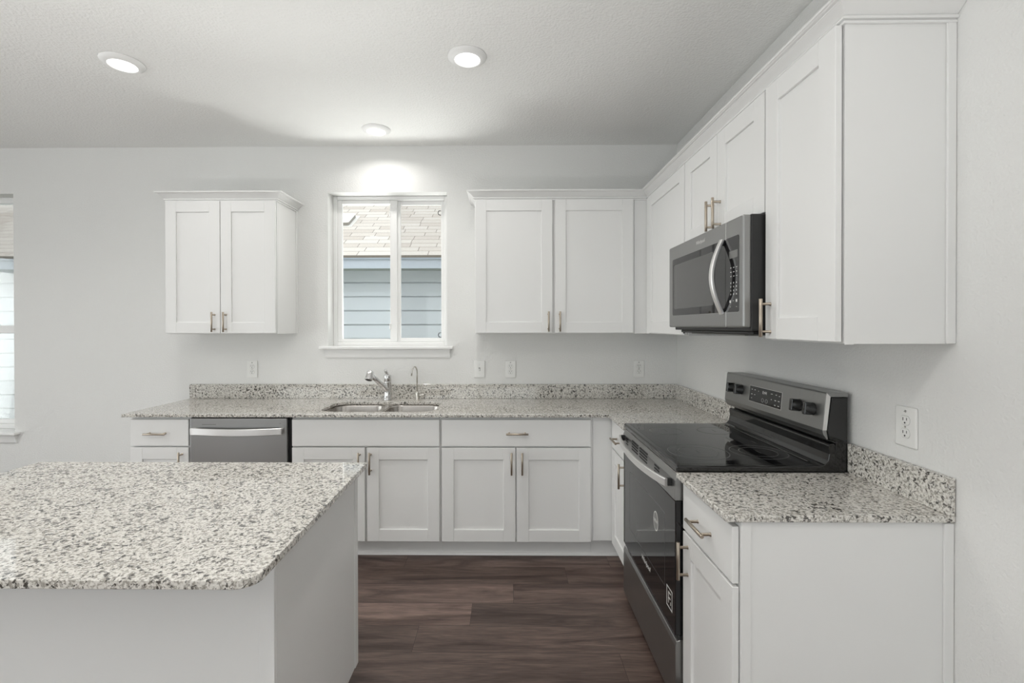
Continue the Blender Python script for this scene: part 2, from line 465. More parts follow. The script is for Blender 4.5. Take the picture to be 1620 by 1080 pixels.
for (a, b, z0, z1) in LEFT_OPEN:  # unseen left glazing, added as a way in for fill light
    w = sthing('window_5', (RX0, (a + b) / 2, z0))
    mb = MB(); x0, x1 = RX0 - 0.11, RX0 - 0.05
    for (p, q, r, s) in ((a, a + .06, z0, z1), (b - .06, b, z0, z1), (a + .06, b - .06, z0, z0 + .06), (a + .06, b - .06, z1 - .06, z1), ((a + b) / 2 - .04, (a + b) / 2 + .04, z0 + .06, z1 - .06)):
        mb.box(x0, x1, p, q, r, s, 0.004)
    mb.build('window_frame', M['vinyl'], w)
    MB().box(RX0 - 0.083, RX0 - 0.079, a + .06, b - .06, z0 + .06, z1 - .06).build('pane', M['pane'], w)

def sill(w, x0, x1, zs, horn=0.045):
    MB().box(x0 - horn - 0.01, x1 + horn, -0.045, 0.0995, zs - 0.017, zs + 0.003, 0.005, 2).build('sill', M['trimwhite'], w)
    mb = MB(); za, zb = zs - 0.082, zs - 0.0175
    prof = [(0, za), (0.008, za), (0.012, za + .008), (0.014, za + .02), (0.024, zb), (0, zb)]
    mb.sweep([(x0 - 0.025, 0), (x0 - 0.018, 0.0), (x1 + 0.022, 0.0)], prof, 1)
    mb.build('apron', M['trimwhite'], w)

# window over the sink: fixed sash left, sliding sash right with an insect screen
x0, x1, z0, z1 = WIN1
w1 = sthing('window_1', ((x0 + x1) / 2, 0.10, z0))
sill(w1, x0, x1, z0)
mb = MB()
mb.box(x0, x0 + .032, .10, .15, z0, z1, .004); mb.box(x1 - .032, x1, .10, .15, z0, z1, .004)
mb.box(x0 + .032, x1 - .032, .10, .15, z1 - .03, z1, .004); mb.box(x0 + .032, x1 - .032, .10, .15, z0, z0 + .03, .004)
mb.build('window_frame', M['vinyl'], w1)
xm = -2.118
mb = MB()
ya, yb = .108, .135
mb.box(x0 + .032, x0 + .066, ya, yb, z0 + .03, z1 - .03, .003); mb.box(xm, xm + .052, ya, yb, z0 + .03, z1 - .03, .003)
mb.box(x0 + .066, xm, ya, yb, z1 - .058, z1 - .03, .003); mb.box(x0 + .066, xm, ya, yb, z0 + .03, z0 + .054, .003)
s1 = mb.build('fixed_sash', M['vinyl'], w1)
MB().box(x0 + .064, xm + .002, .122, .125, z0 + .05, z1 - .055).build('pane', M['pane'], s1)
mb = MB(); ya, yb = .132, .149
mb.box(xm + .050, xm + .075, ya, yb, z0 + .03, z1 - .03, .003); mb.box(x1 - .060, x1 - .032, ya, yb, z0 + .03, z1 - .03, .003)
mb.box(xm + .075, x1 - .060, ya, yb, z1 - .062, z1 - .03, .003); mb.box(xm + .075, x1 - .060, ya, yb, z0 + .03, z0 + .06, .003)
s2 = mb.build('sliding_sash', M['vinyl'], w1)
MB().box(xm + .073, x1 - .058, .139, .142, z0 + .058, z1 - .060).build('pane', M['pane'], s2)
MB().box(xm + .073, x1 - .058, .1465, .1475, z0 + .058, z1 - .060).build('insect_screen', M['screen'], s2)
for zc in (2.28, 1.355):
    MB().tube([(x1 - .062, .130, zc + .018), (x1 - .078, .128, zc + .014), (x1 - .083, .128, zc), (x1 - .078, .128, zc - .014), (x1 - .062, .130, zc - .018)], 0.0028, 8).build('screen_clip', M['dark'], s2)
for zc in (2.27, 1.42):
    MB().box(xm - .006, xm + .004, .100, .112, zc - .022, zc + .022, .002).build('sash_latch', M['vinyl'], s1)

# tall single-hung window at the left
x0, x1, z0, z1 = WIN2
w2 = sthing('window_2', ((x0 + x1) / 2, 0.10, z0))
sill(w2, x0, x1, z0)
mb = MB()
mb.box(x0, x0 + .03, .10, .15, z0, z1, .004); mb.box(x1 - .03, x1, .10, .15, z0, z1, .004)
mb.box(x0 + .03, x1 - .03, .10, .15, z1 - .045, z1, .004); mb.box(x0 + .03, x1 - .03, .10, .15, z0, z0 + .04, .004)
mb.build('window_frame', M['vinyl'], w2)
zm = 1.40
mb = MB(); mb.box(x0 + .03, x1 - .03, .106, .148, zm - .03, zm + .03, .004)
mb.box(x0 + .03, x0 + .055, .106, .14, z0 + .04, zm - .03, .003); mb.box(x1 - .055, x1 - .03, .106, .14, z0 + .04, zm - .03, .003)
mb.box(x0 + .055, x1 - .055, .106, .14, z0 + .04, z0 + .075, .003)
sl = mb.build('lower_sash', M['vinyl'], w2)
MB().box(x0 + .05, x1 - .05, .121, .124, z0 + .07, zm - .028).build('pane', M['pane'], sl)
MB().box(x0 + .028, x1 - .028, .139, .142, zm + .028, z1 - .043).build('upper_pane', M['pane'], w2)

# ------------------------------------------------------------------ outdoors
struct(MB().box(-30, 20, T + .05, 30, -0.35, -0.25).build('ground', M['lawn']))
hs = thing('neighbouring_house', 'pale blue lap-sided neighbouring house with beige shingle roof seen through the windows', 'house', (-3.5, 3.16, -0.25))
mb = MB(); zz = 1.256 - 0.196 * 8
while zz < 2.30:
    mb.prism([(3.18, zz), (3.130, zz), (3.148, min(zz + .178, 2.30)), (3.180, min(zz + .184, 2.30))], -16, 9, 'yz')
    zz += .196
mb.box(-16, 9, 3.178, 9, -0.25, 2.30)
mb.build('siding_wall', M['siding'], hs)
f = MB().box(-16.4, 9.4, 2.76, 2.785, 2.185, 2.30).build('fascia', M['fascia'], hs)
MB().box(-16.4, 9.4, 2.735, 2.785, 2.30, 2.345).build('drip_edge', M['drip'], hs)
MB().box(-16.4, 9.4, 2.785, 3.155, 2.20, 2.215).build('soffit', M['soffit'], hs)
TH = math.radians(31)
mb = MB()
k = 0
while k < 46:     # each course laps the one below
    a0 = k * .143; a1 = a0 + .150
    mb.box(-13, 13, a0, a1, -.003, 0.005)
    k += 1
mb2 = MB(); mb2.box(-13, 13, 0, 46 * .143, -.03, 0.004)
rf = mb2.build('roof', M['shingle'], None)
mb.bm.free()
rf.parent = hs; rf.location = Vector((-3.5, 2.72, 2.348)) - hs.location; rf.rotation_euler = (TH, 0, 0)
# box vent on the roof slope
mb = MB(); mb.box(-.30, .24, -.04, .47, -.012, .004)
vt = mb.build('roof_vent', M['ventmetal'], None)
MB().prism(rrect(-.25, .19, 0, .42, .03, 5), .0, .050, 'xy').build('vent_skirt', M['ventshade'], vt)
MB().prism(rrect(-.256, .196, -.004, .426, .034, 5), .0505, .060, 'xy', .003).build('vent_lid', M['ventmetal'], vt)
vt.parent = hs
vy = 3.69
vt.location = Vector((-3.82, vy, 2.348 + (vy - 2.72) * math.tan(TH) + .015)) - hs.location
vt.rotation_euler = (TH, 0, 0)

# ------------------------------------------------------------------ recessed lights
def make_light():
    t = thing('recessed_light', '', 'light', (0, 0, 0), 'recessed ceiling lights')
    MB().lathe([(.062, -.004), (.062, -.017), (.066, -.019), (.080, -.013), (.094, -.004), (.096, 0.0), (.062, 0.0)], 40).build('trim_ring', M['trimwhite'], t, True)
    MB().lathe([(0, -.0165), (.03, -.0162), (.0615, -.0150), (.0615, -.004), (0, -.004)], 40).build('lens', M['lens'], t)
    l = bpy.data.lights.new('recessed_lamp', 'AREA'); l.shape = 'DISK'; l.size = 0.11; l.energy = LAMP_W; l.spread = math.radians(150); l.color = (1.0, 0.975, 0.94)
    lo = bpy.data.objects.new('recessed_lamp', l); COL.objects.link(lo); lo.parent = t; lo.location = (0, 0, -.019)
    return t
L0 = make_light()
for i, (x, y, lab) in enumerate([
        (-3.155, -1.105, 'lit round recessed ceiling light at the far left, stretched looking'),
        (-1.432, -1.132, 'lit round recessed ceiling light nearest the right-hand cabinets'),
        (-2.112, -0.29, 'small lit recessed ceiling light just above the sink window'),
        (-1.43, -3.1, 'unseen recessed ceiling light behind the camera on the right'),
        (-3.155, -3.1, 'added recessed ceiling light behind the camera over the island end'),
        (-5.4, -2.1, 'added recessed ceiling light out of frame left, in front of the tall window'),
        (-5.4, -5.2, 'added recessed ceiling light in the far rear left of the room'),
        (-2.3, -5.4, 'added recessed ceiling light in the rear middle of the room')]):
    o = L0 if i == 0 else copy_tree(L0)
    o.location = (x, y, HC); o['label'] = lab
    if i >= 2:  # lights after the sink one are unseen, added to brighten the room
        lo = [c for c in o.children if c.type == 'LIGHT'][0]; lo.data = lo.data.copy(); lo.data.energy = LAMP2_W if i > 2 else SINK_W

# made-up uplights, unseen behind the camera, added to brighten the ceiling
def make_uplight():
    t = thing('added_uplight', '', 'fill lamp', (0, 0, 0), 'added fill uplights')
    MB().lathe([(0, 0), (.14, 0), (.14, .012), (.025, .022), (.018, .03), (.018, .15), (0, .15)], 32).build('base', M['blackmatt'], t)
    H = Matrix.Translation((0, 0, .16)) @ Matrix.Rotation(-UP_TILT, 4, 'X')
    MB(H).lathe([(0, 0), (.08, .01), (.125, .08), (.14, .20), (.135, .20), (.115, .09), (0, .06)], 32).build('lamp_head', M['blackmatt'], t)
    MB(H).lathe([(0, .150), (.120, .150), (.120, .155), (0, .155)], 32).build('diffuser', M['lens'], t)
    l = bpy.data.lights.new('uplight_fill', 'AREA'); l.shape = 'DISK'; l.size = 0.24; l.energy = UP_W; l.spread = math.radians(UP_SPREAD); l.color = (1.0, 0.99, 0.975)
    lo = bpy.data.objects.new('uplight_fill', l); COL.objects.link(lo); lo.parent = t; lo.location = (H @ Vector((0, 0, .203))); lo.rotation_euler = (PI - UP_TILT, 0, 0)
    return t
U0_ = make_uplight()
for i, (x, y, lab) in enumerate([(-1.9, -4.0, 'added black fill uplight behind the camera on the right'), (-3.9, -4.2, 'added black fill uplight behind the camera on the left')]):
    o = U0_ if i == 0 else copy_tree(U0_)
    o.location = (x, y, 0); o['label'] = lab

# ------------------------------------------------------------------ outlets and switch
def make_outlet():
    t = thing('wall_outlet', '', 'outlet', (0, 0, 0), 'duplex wall outlets')
    mb = MB(frame('back'))
    b = bmesh.new()
    mb.prism([(-.0395, -.0625), (.0395, -.0625), (.0395, .0625), (-.0395, .0625)], 0, .006, 'xy', .0045, 2)
    mb.build('plate', M['plate'], t)
    for zc in (.020, -.020):
        mb = MB(frame('back', 0, 0, zc))
        out = [(x, y) for x, y in rrect(-.0165, .0165, -.0165, .0165, .0163, 8)]
        out = [(x, max(-.0135, min(.0135, y))) for x, y in out]
        oo = []
        for p in out:
            if not oo or (abs(p[0] - oo[-1][0]) + abs(p[1] - oo[-1][1])) > 1e-5: oo.append(p)
        mb.prism(oo, .005, .0078, 'xy', .0006)
        rc = mb.build('receptacle', M['plate'], t)
        mb = MB(frame('back', 0, 0, zc))
        mb.box(-.0078, -.0054, -.001, .0085, .0072, .0081); mb.box(.0054, .0078, .0005, .0085, .0072, .0081)
        mb.cyl((0, -.0075, .0072), (0, -.0075, .0081), .0028, n=12)
        mb.build('slots', M['dark'], rc)
        mb = MB(frame('back', 0, 0, zc))
        k = [(x * 1.07, y * 1.08) for x, y in oo]
        mb.prism(k, .0055, .00625, 'xy'); mb.build('receptacle_gap', M['grey_line'], rc)
    mb = MB(frame('back')); mb.cyl((0, 0, .005), (0, 0, .0068), .003, n=12); mb.build('screw', M['nickel'], t)
    mb = MB(frame('back')); mb.box(-.006, .004, .046, .0475, .0059, .0062); mb.box(-.004, .006, .049, .0505, .0059, .0062); mb.box(-.002, .002, .0445, .052, .0059, .0062)
    mb.build('stamp', M['grey_ink'], t)
    return t
O0 = make_outlet()
for i, (x, y, z, rz, lab) in enumerate([
        (-3.108, 0, 1.107, 0, 'white wall outlet left of the sink window, under the two-door wall cabinet'),
        (-1.211, 0, 1.107, 0, 'white wall outlet immediately right of the toggle switch'),
        (-0.277, 0, 1.109, 0, 'white wall outlet near the back right corner of the room'),
        (0, -0.80, 1.105, PI * 1.5, 'white outlet on the right wall half hidden behind the range back'),
        (0, -1.965, 1.108, PI * 1.5, 'large-looking white outlet on the right wall above the short worktop')]):
    o = O0 if i == 0 else copy_tree(O0)
    o.location = (x, y, z); o.rotation_euler = (0, 0, rz); o['label'] = lab
sw = thing('light_switch', 'white toggle light switch on the wall right of the sink window', 'switch', (-1.438, 0, 1.107))
mb = MB(frame('back', -1.438, 0, 1.107))
mb.prism([(-.0395, -.0625), (.0395, -.0625), (.0395, .0625), (-.0395, .0625)], 0, .006, 'xy', .0045, 2); mb.build('plate', M['plate'], sw)
mb = MB(frame('back', -1.438, 0, 1.107)); mb.box(-.006, .006, -.012, .012, .0055, .0066); mb.build('toggle_slot', M['grey_ink'], sw)
mb = MB(frame('back', -1.438, 0, 1.107)); mb.box(-.0045, .0045, -.011, .004, .006, .018, .0015)
mb.build('toggle', M['plate'], sw)
for dz in (.033, -.033):
    mb = MB(frame('back', -1.438, 0, 1.107 + dz)); mb.cyl((0, 0, .005), (0, 0, .0067), .0028, n=12); mb.build('screw', M['nickel'], sw)

# ------------------------------------------------------------------ cabinets
SW = 0.072       # stile and rail width
def pull_mesh(vert):
    mb = MB(); L = .066
    P = (lambda t, c: (0, t, c)) if vert else (lambda t, c: (t, 0, c))
    mb.tube([P(-L, .034), P(-L + .0008, .034), P(L - .0008, .034), P(L, .034)], [.0052, .0060, .0060, .0052], 16)
    for t in (-.048, .048): mb.tube([P(t, -.0005), P(t, .002), P(t, .0021), P(t, .034)], [.0062, .0062, .0048, .0048], 12)
    bmesh.ops.recalc_face_normals(mb.bm, faces=mb.bm.faces[:])
    me = bpy.data.meshes.new('handle'); mb.bm.to_mesh(me); mb.bm.free(); me.materials.append(M['pull']); return me
PULL = {True: pull_mesh(True), False: pull_mesh(False)}
def add_pull(parent, fr, a, b, c, vert):
    o = bpy.data.objects.new('handle', PULL[vert]); COL.objects.link(o); o.parent = parent
    off = Vector((0, 0, 0)); p = parent
    while p is not None: off += p.location; p = p.parent
    mm = fr @ Matrix.Translation((a, b, c))
    o.location = mm.translation - off; o.rotation_euler = mm.to_euler()
    return o
def shaker(name, fr, a0, a1, b0, b1, c0, parent, pull=None, sw=SW):
    t = .019; bv = .0014
    mb = MB(fr)
    mb.box(a0, a0 + sw, b0, b1, c0, c0 + t, bv); mb.box(a1 - sw, a1, b0, b1, c0, c0 + t, bv)
    mb.box(a0 + sw, a1 - sw, b0, b0 + sw, c0, c0 + t - .0003, bv); mb.box(a0 + sw, a1 - sw, b1 - sw, b1, c0, c0 + t - .0003, bv)
    mb.box(a0 + sw - .004, a1 - sw + .004, b0 + sw - .004, b1 - sw + .004, c0 + .002, c0 + t - .0095)
    d = mb.build(name, M['white'], parent)
    if pull: add_pull(d, fr, pull[0], pull[1], c0 + t, True)
    return d
def slab(name, fr, a0, a1, b0, b1, c0, parent, pull=False):
    d = MB(fr).box(a0, a1, b0, b1, c0, c0 + .019, .0025, 2).build(name, M['white'], parent)
    if pull: add_pull(d, fr, (a0 + a1) / 2 if pull is True else pull, (b0 + b1) / 2 - .003, c0 + .019, False)
    return d
def carcass(fr, a0, a1, b0, b1, depth, parent, top=True, name='carcass'):
    # hollow box: front plane at c=0, back at c=-depth
    t = .016; mb = MB(fr)
    mb.box(a0, a0 + t, b0, b1, -depth, -.019); mb.box(a1 - t, a1, b0, b1, -depth, -.019)
    mb.box(a0 + t, a1 - t, b0 + .004, b0 + .004 + t, -depth, -.019)
    mb.box(a0 + t, a1 - t, b0 + .02, b1, -depth, -depth + .006)
    if top: mb.box(a0 + t, a1 - t, b1 - t, b1, -depth + .006, -.019)
    mb.build(name, M['white'], parent)
    MB(fr).box(a0, a1, b0, b1, -.019, 0, .001).build('face_frame', M['white'], parent)

UB, UT = 1.371, 2.262     # wall cabinet bottom and top
DB, DT = 1.376, 2.256     # their doors
CROWN = [(0, -.004), (.008, -.004), (.008, .003), (.004, .004), (.004, .006), (.012, .007), (.014, .011), (.012, .015), (.006, .016), (.009, .018), (.037, .041), (.037, .0435), (.045, .0445), (.048, .047), (.052, .048), (.052, .055), (0, .055)]
crown = [(o, 2.260 + z) for o, z in CROWN]
G_UP = 'white shaker wall cabinets'

# left wall cabinet
fr = frame('back', 0, -.3025, 0)
cab = thing('wall_cabinet', 'freestanding white two-door shaker wall cabinet left of the sink window', 'cabinet', (-3.148, 0, UB), G_UP)
carcass(fr, -3.518, -2.776, UB, UT, .3025, cab)
shaker('door', fr, -3.515, -3.1485, DB, DT, .003, cab, (-3.185, 1.451))
shaker('door', fr, -3.1445, -2.778, DB, DT, .003, cab, (-3.108, 1.451))
MB().sweep([(-3.518, -.001), (-3.518, -.3025), (-2.776, -.3025), (-2.776, -.001)], crown, 1).build('crown_moulding', M['white'], cab)
for sx in (-2.776, -3.518 - .006):
    MB().box(sx, sx + .006, -.020, -.001, UB, UT - .002, .001).build('scribe_strip', M['white'], cab)

# wall cabinet right of the window
cab = thing('wall_cabinet', 'white two-door shaker wall cabinet on the back wall between window and corner', 'cabinet', (-.93, 0, UB), G_UP)
carcass(fr, -1.450, -.392, UB, UT, .3025, cab)
shaker('door', fr, -1.446, -.936, DB, DT, .003, cab, (-.964, 1.451))
shaker('door', fr, -.919, -.405, DB, DT, .003, cab, (-.889, 1.451))

# corner wall cabinet
frr = frame('right', -.3025, 0, 0)
cab = thing('wall_cabinet', 'white wall cabinet in the inside corner, its single door facing left of the microwave', 'cabinet', (-.15, -.5, UB), G_UP)
carcass(frr, .3025, 1.001, UB, UT, .3025, cab)
MB().box(-.391, -.3025, -.3025, -.001, UB, UT, .001).build('filler', M['white'], cab)
MB(frr).box(.306, .368, UB, UT, -.0005, .010, .001).build('corner_strip', M['white'], cab)
shaker('door', frr, .372, .996, DB, DT, .003, cab)

# cabinet over the microwave
MWT = 1.822
cab = thing('wall_cabinet', 'short white two-door wall cabinet directly above the microwave', 'cabinet', (-.15, -1.38, MWT), G_UP)
carcass(frr, 1.002, 1.7555, MWT, UT, .3025, cab)
shaker('door', frr, 1.007, 1.372, MWT + .004, DT, .003, cab, (1.342, 1.905))
shaker('door', frr, 1.376, 1.748, MWT + .004, DT, .003, cab, (1.408, 1.905))

# end wall cabinet
cab = thing('wall_cabinet', 'white single-door wall cabinet nearest the camera, right of the microwave', 'cabinet', (-.15, -1.94, UB), G_UP)
carcass(frr, 1.7565, 2.117, UB, UT, .3025, cab)
shaker('door', frr, 1.764, 2.1155, DB, DT, .0065, cab, (1.797, 1.449))
MB().box(-.3025, -.278, -2.1185, -2.117, UB - .002, UT - .002).build('end_stile', M['white'], cab)
MB().box(-.026, -.001, -2.124, -2.117, UB, UT - .002, .0015).build('scribe_strip', M['white'], cab)
# crown over the whole right-hand run
tag(MB().sweep([(-1.450, -.001), (-1.450, -.3025), (-.3025, -.3025), (-.3025, -2.117), (-.001, -2.117)], crown, 1).build('crown_moulding', M['white']),
    'white crown moulding running along the tops of the right-hand wall cabinets', 'moulding')

# base cabinets
BT = .875; D_B, D_T, W_B, W_T = .122, .688, .697, .858
fb = frame('back', 0, -.588, 0)
G_B = 'white shaker base cabinets'
def toe(fr, a0, a1, depth, parent):
    MB(fr).box(a0, a1, 0.0, .1225, -depth, -.075).build('toe_kick', M['white'], parent)
cab = thing('base_cabinet', 'narrow white base cabinet with one drawer at the left end, beside the dishwasher', 'cabinet', (-3.347, 0, 0), G_B)
carcass(fb, -3.530, -3.164, .1225, BT, .588, cab); toe(fb, -3.530, -3.164, .588, cab)
slab('drawer_front', fb, -3.525, -3.170, W_B, W_T, .003, cab, -3.357)
shaker('door', fb, -3.525, -3.170, D_B, D_T, .003, cab, (-3.208, .600))
cab = thing('base_cabinet', 'white sink base cabinet with plain false front and two doors, under the sink', 'cabinet', (-2.093, 0, 0), G_B)
carcass(fb, -2.545, -1.6395, .1225, BT, .588, cab, top=False); toe(fb, -2.545, -1.6395, .588, cab)
slab('false_front', fb, -2.539, -1.646, W_B, W_T, .003, cab)
shaker('door', fb, -2.539, -2.098, D_B, D_T, .003, cab, (-2.128, .600))
shaker('door', fb, -2.084, -1.646, D_B, D_T, .003, cab, (-2.061, .600))
cab = thing('base_cabinet', 'white base cabinet with one wide drawer over two doors, right of the sink base', 'cabinet', (-1.18, 0, 0), G_B)
carcass(fb, -1.6385, -.7205, .1225, BT, .588, cab); toe(fb, -1.6385, -.7205, .588, cab)
slab('drawer_front', fb, -1.632, -.735, W_B, W_T, .003, cab)
add_pull(cab.children[-1], fb, -1.178, .7775, .022, False)
shaker('door', fb, -1.632, -1.188, D_B, D_T, .003, cab, (-1.212, .600))
shaker('door', fb, -1.180, -.735, D_B, D_T, .003, cab, (-1.148, .600))
fbr = frame('right', -.588, 0, 0)
cab = thing('base_cabinet', 'white corner base cabinet with narrow drawer and door, left of the range', 'cabinet', (-.3, -.5, 0), G_B)
carcass(fbr, .590, .972, .1225, BT, .588, cab); toe(fbr, .515, .972, .588, cab)
MB().box(-.7195, -.590, -.588, -.005, .1225, BT, .001).build('filler', M['white'], cab)
MB().box(-.7195, -.5135, -.513, -.005, 0, .122).build('corner_toe_kick', M['white'], cab)
slab('drawer_front', fbr, .613, .966, W_B, W_T, .003, cab, .79)
shaker('door', fbr, .613, .966, D_B, D_T, .003, cab, (.925, .618))
cab = thing('base_cabinet', 'white base cabinet with drawer and door nearest the camera, right of the range', 'cabinet', (-.3, -1.93, 0), G_B)
carcass(fbr, 1.740, 2.113, .1225, BT, .588, cab); toe(fbr, 1.740, 2.113, .588, cab)
slab('drawer_front', fbr, 1.745, 2.112, W_B, W_T, .003, cab, 1.925)
shaker('door', fbr, 1.745, 2.112, D_B, D_T, .003, cab, (1.79, .600))
MB().box(-.588, -.001, -2.1145, -2.113, 0, BT - .002).build('end_panel', M['white'], cab)
MB().box(-.5875, -.560, -2.1175, -2.1145, 0, BT - .002, .0008).build('end_stile', M['white'], cab)
MB().box(-.028, -.001, -2.121, -2.1145, 0, BT - .002, .0015).build('scribe_strip', M['white'], cab)
qr = [(0, 0), (.014, 0), (.0135, .005), (.011, .010), (.006, .014), (0, .0155)]
struct(MB().sweep([(-2.545, -.5135), (-.5135, -.5135), (-.5135, -.972)], qr, 1).build('trim_1', M['trimwhite']))

# ------------------------------------------------------------------ worktops
CT0, CT1 = .8752, .8945
def arc(cx, cy, r, a0, a1, n=6):
    return [(cx + r * math.cos(math.radians(a0 + (a1 - a0) * k / n)), cy + r * math.sin(math.radians(a0 + (a1 - a0) * k / n))) for k in range(n + 1)]
def worktop(name, outer, holes, label, z0=CT0, z1=CT1, ev=.003):
    mb = MB()
    b = bmesh.new()
    mb.plate(outer, holes, z0, z1)
    o = mb.build(name, M['granite'])
    md = o.modifiers.new('eased_edge', 'BEVEL'); md.width = ev; md.segments = 2; md.limit_method = 'ANGLE'; md.angle_limit = math.radians(50)
    return tag(o, label, 'worktop')
SX0, SX1, SY0, SY1 = -2.415, -1.690, -.545, -.165
ct = worktop('countertop', [(-3.563, -.001), (-3.563, -.633), (-.633, -.633), (-.633, -.972), (-.001, -.972), (-.001, -.001)],
             [rrect(SX0, SX1, SY0, SY1, .095, 8)], 'long speckled granite worktop with the sink, along the back wall to the corner')
MB().box(-3.563, -.0015, -.021, -.001, CT1, .999, .002).build('backsplash', M['granite'], ct)
MB().box(-.021, -.0015, -.972, -.0215, CT1, .999, .002).build('backsplash', M['granite'], ct)
ct2 = worktop('countertop', [(-.633, -1.7385), (-.633, -2.125), (-.001, -2.125), (-.001, -1.7385)], [], 'short speckled granite worktop at the right, between range and wall end')
MB().box(-.021, -.0015, -2.125, -1.7385, CT1, .999, .002).build('backsplash', M['granite'], ct2)

# ------------------------------------------------------------------ sink and taps
sk = thing('kitchen_sink', 'stainless steel double-bowl undermount sink set in the granite below the window', 'sink', (-2.05, -.36, .67))
zf = CT0 - .001
bowls = [(-2.425, -2.068, -.553, -.158), (-2.040, -1.682, -.553, -.158)]
mb = MB(); mb.plate([(-2.45, -.575), (-1.655, -.575), (-1.655, -.135), (-2.45, -.135)], [rrect(a + .001, b - .001, c + .001, d - .001, .09, 8) for a, b, c, d in bowls], zf - .002, zf)
mb.build('rim', M['sinksteel'], sk)
for a, b, c, d in bowls:
    mb = MB(); rings = []
    for off, z, r in ((0, zf - .001, .09), (.004, zf - .012, .088), (.010, zf - .165, .082), (.018, zf - .185, .075), (.035, zf - .196, .06), (.07, zf - .200, .04)):
        rings.append([mb.bm.verts.new((x, y, z)) for x, y in rrect(a + off, b - off, c + off, d - off, r, 8)])
    for p, q in zip(rings[:-1], rings[1:]):
        for k in range(len(p)):
            f = mb.bm.faces.new([p[k], p[(k + 1) % len(p)], q[(k + 1) % len(p)], q[k]]); f.smooth = True
    mb.bm.faces.new(rings[-1])
    bmesh.ops.recalc_face_normals(mb.bm, faces=mb.bm.faces[:])
    bmesh.ops.reverse_faces(mb.bm, faces=mb.bm.faces[:])
    bw = mb.build('bowl', M['sinksteel'], sk, False)
    md = bw.modifiers.new('gauge', 'SOLIDIFY'); md.thickness = .0012; md.offset = -1
    dm = MB(Matrix.Translation(((a + b) / 2, (c + d) / 2, zf - .200))); dm.lathe([(0, .001), (.03, .001), (.04, .003), (.044, .0015), (.044, 0)], 24); dm.build('drain', M['chrome'], sk)

fx, fy = -2.090, -.085
fc = thing('kitchen_faucet', 'chrome single-lever pull-out kitchen faucet behind the sink', 'faucet', (fx, fy, CT1))
mb = MB(Matrix.Translation((fx, fy, CT1)))
mb.lathe([(0, 0), (.029, 0), (.030, .004), (.0265, .010), (.0255, .06), (.026, .125), (.0265, .128), (.0265, .131), (.0245, .133), (0, .133)], 28)
mb.build('body', M['chrome'], fc)
mb = MB(Matrix.Translation((fx, fy, CT1 + .134)))
mb.lathe([(0, 0), (.0250, 0), (.0265, .002), (.0265, .040), (.0245, .0455), (0, .047)], 28)
lv = mb.build('lever_cap', M['chrome'], fc)
MB().tube([(fx + .002, fy, CT1 + .172), (fx - .003, fy - .006, CT1 + .186), (fx - .012, fy - .020, CT1 + .216), (fx - .0125, fy - .021, CT1 + .218)], [.0095, .0100, .0115, .0095], 14).build('lever', M['chrome'], lv)
hx, hy, hz = -2.168, -.262, 1.088
p0 = Vector((fx - .004, fy - .010, CT1 + .075)); p1 = Vector((hx + .006, hy + .014, hz + .003))
mb = MB(); mb.tube([p0, p0.lerp(p1, .06), p0.lerp(p1, .07), p0.lerp(p1, .5), p1], [.0205, .0205, .0185, .0175, .0165], 20)
mb.build('spout', M['chrome'], fc)
tilt = Matrix.Translation((hx, hy, hz)) @ Matrix.Rotation(math.radians(-26), 4, 'X') @ Matrix.Rotation(math.radians(5), 4, 'Y')
mb = MB(tilt); mb.lathe([(0, .031), (.016, .031), (.0225, .027), (.0245, .020), (.0255, .0), (.0262, -.027), (.0258, -.031), (.022, -.033), (0, -.033)], 28)
hd = mb.build('spray_head', M['chrome'], fc)
mb = MB(tilt); mb.lathe([(0, -.0365), (.016, -.036), (.0215, -.0335), (.0215, -.032), (0, -.032)], 24); mb.build('nozzle', M['blackmatt'], hd)

tx, ty = -1.879, -.085
tp = thing('water_filter_tap', 'slim nickel gooseneck drinking water tap to the right of the kitchen faucet', 'faucet', (tx, ty, CT1))
mb = MB(Matrix.Translation((tx, ty, CT1))); mb.lathe([(0, 0), (.016, 0), (.016, .003), (.012, .006), (.0115, .045), (.010, .058), (.0065, .062), (0, .062)], 20); mb.build('base', M['nickel'], tp)
pts = [(tx, ty, CT1 + .055), (tx, ty, CT1 + .19)]
for k in range(1, 11):
    a = PI * k / 10 * .92
    r = .026
    d = r * (1 - math.cos(a)); pts.append((tx - d * .55, ty - d * .83, CT1 + .195 + .045 * math.sin(a)))
lx, ly, lz = pts[-1]; pts.append((lx - .002, ly - .004, lz - .030))
MB().tube(pts, .0048, 12).build('gooseneck', M['nickel'], tp)
MB().tube([(tx + .008, ty - .004, CT1 + .034), (tx + .018, ty - .007, CT1 + .034), (tx + .02, ty - .008, CT1 + .035), (tx + .050, ty - .014, CT1 + .037), (tx + .053, ty - .0145, CT1 + .037)], [.006, .007, .0115, .011, .006], 14).build('lever', M['nickel'], tp)

# ------------------------------------------------------------------ dishwasher
dw = thing('dishwasher', 'stainless steel dishwasher with curved bar handle between two base cabinets', 'dishwasher', (-2.855, -.3, 0))
MB().box(-3.161, -2.548, -.585, -.02, .0, .872, .002).build('tub', M['blackmatt'], dw)
fd = frame('back', 0, -.5855, 0)
dr = MB(fd).box(-3.157, -2.567, .13, .866, 0, .030, .005, 2).build('door', M['steel_x'], dw)
n = 24; ptsh = []
for k in range(n + 1):
    t = k / n; x = -3.138 + (.548) * t; bow = math.sin(PI * t)
    ptsh.append((x, -.6155 - .022 - .022 * bow, .792 - .004 * bow))
mbh = MB(); mbh.strap(ptsh, .040, .010, (0, 0, 1)); hnd = mbh.build('handle', M['steel_brightx'], dr)
for x in (-3.125, -2.603): MB().box(x - .010, x + .010, -.644, -.614, .776, .808, .003).build('handle_post', M['steel_brightx'], hnd)
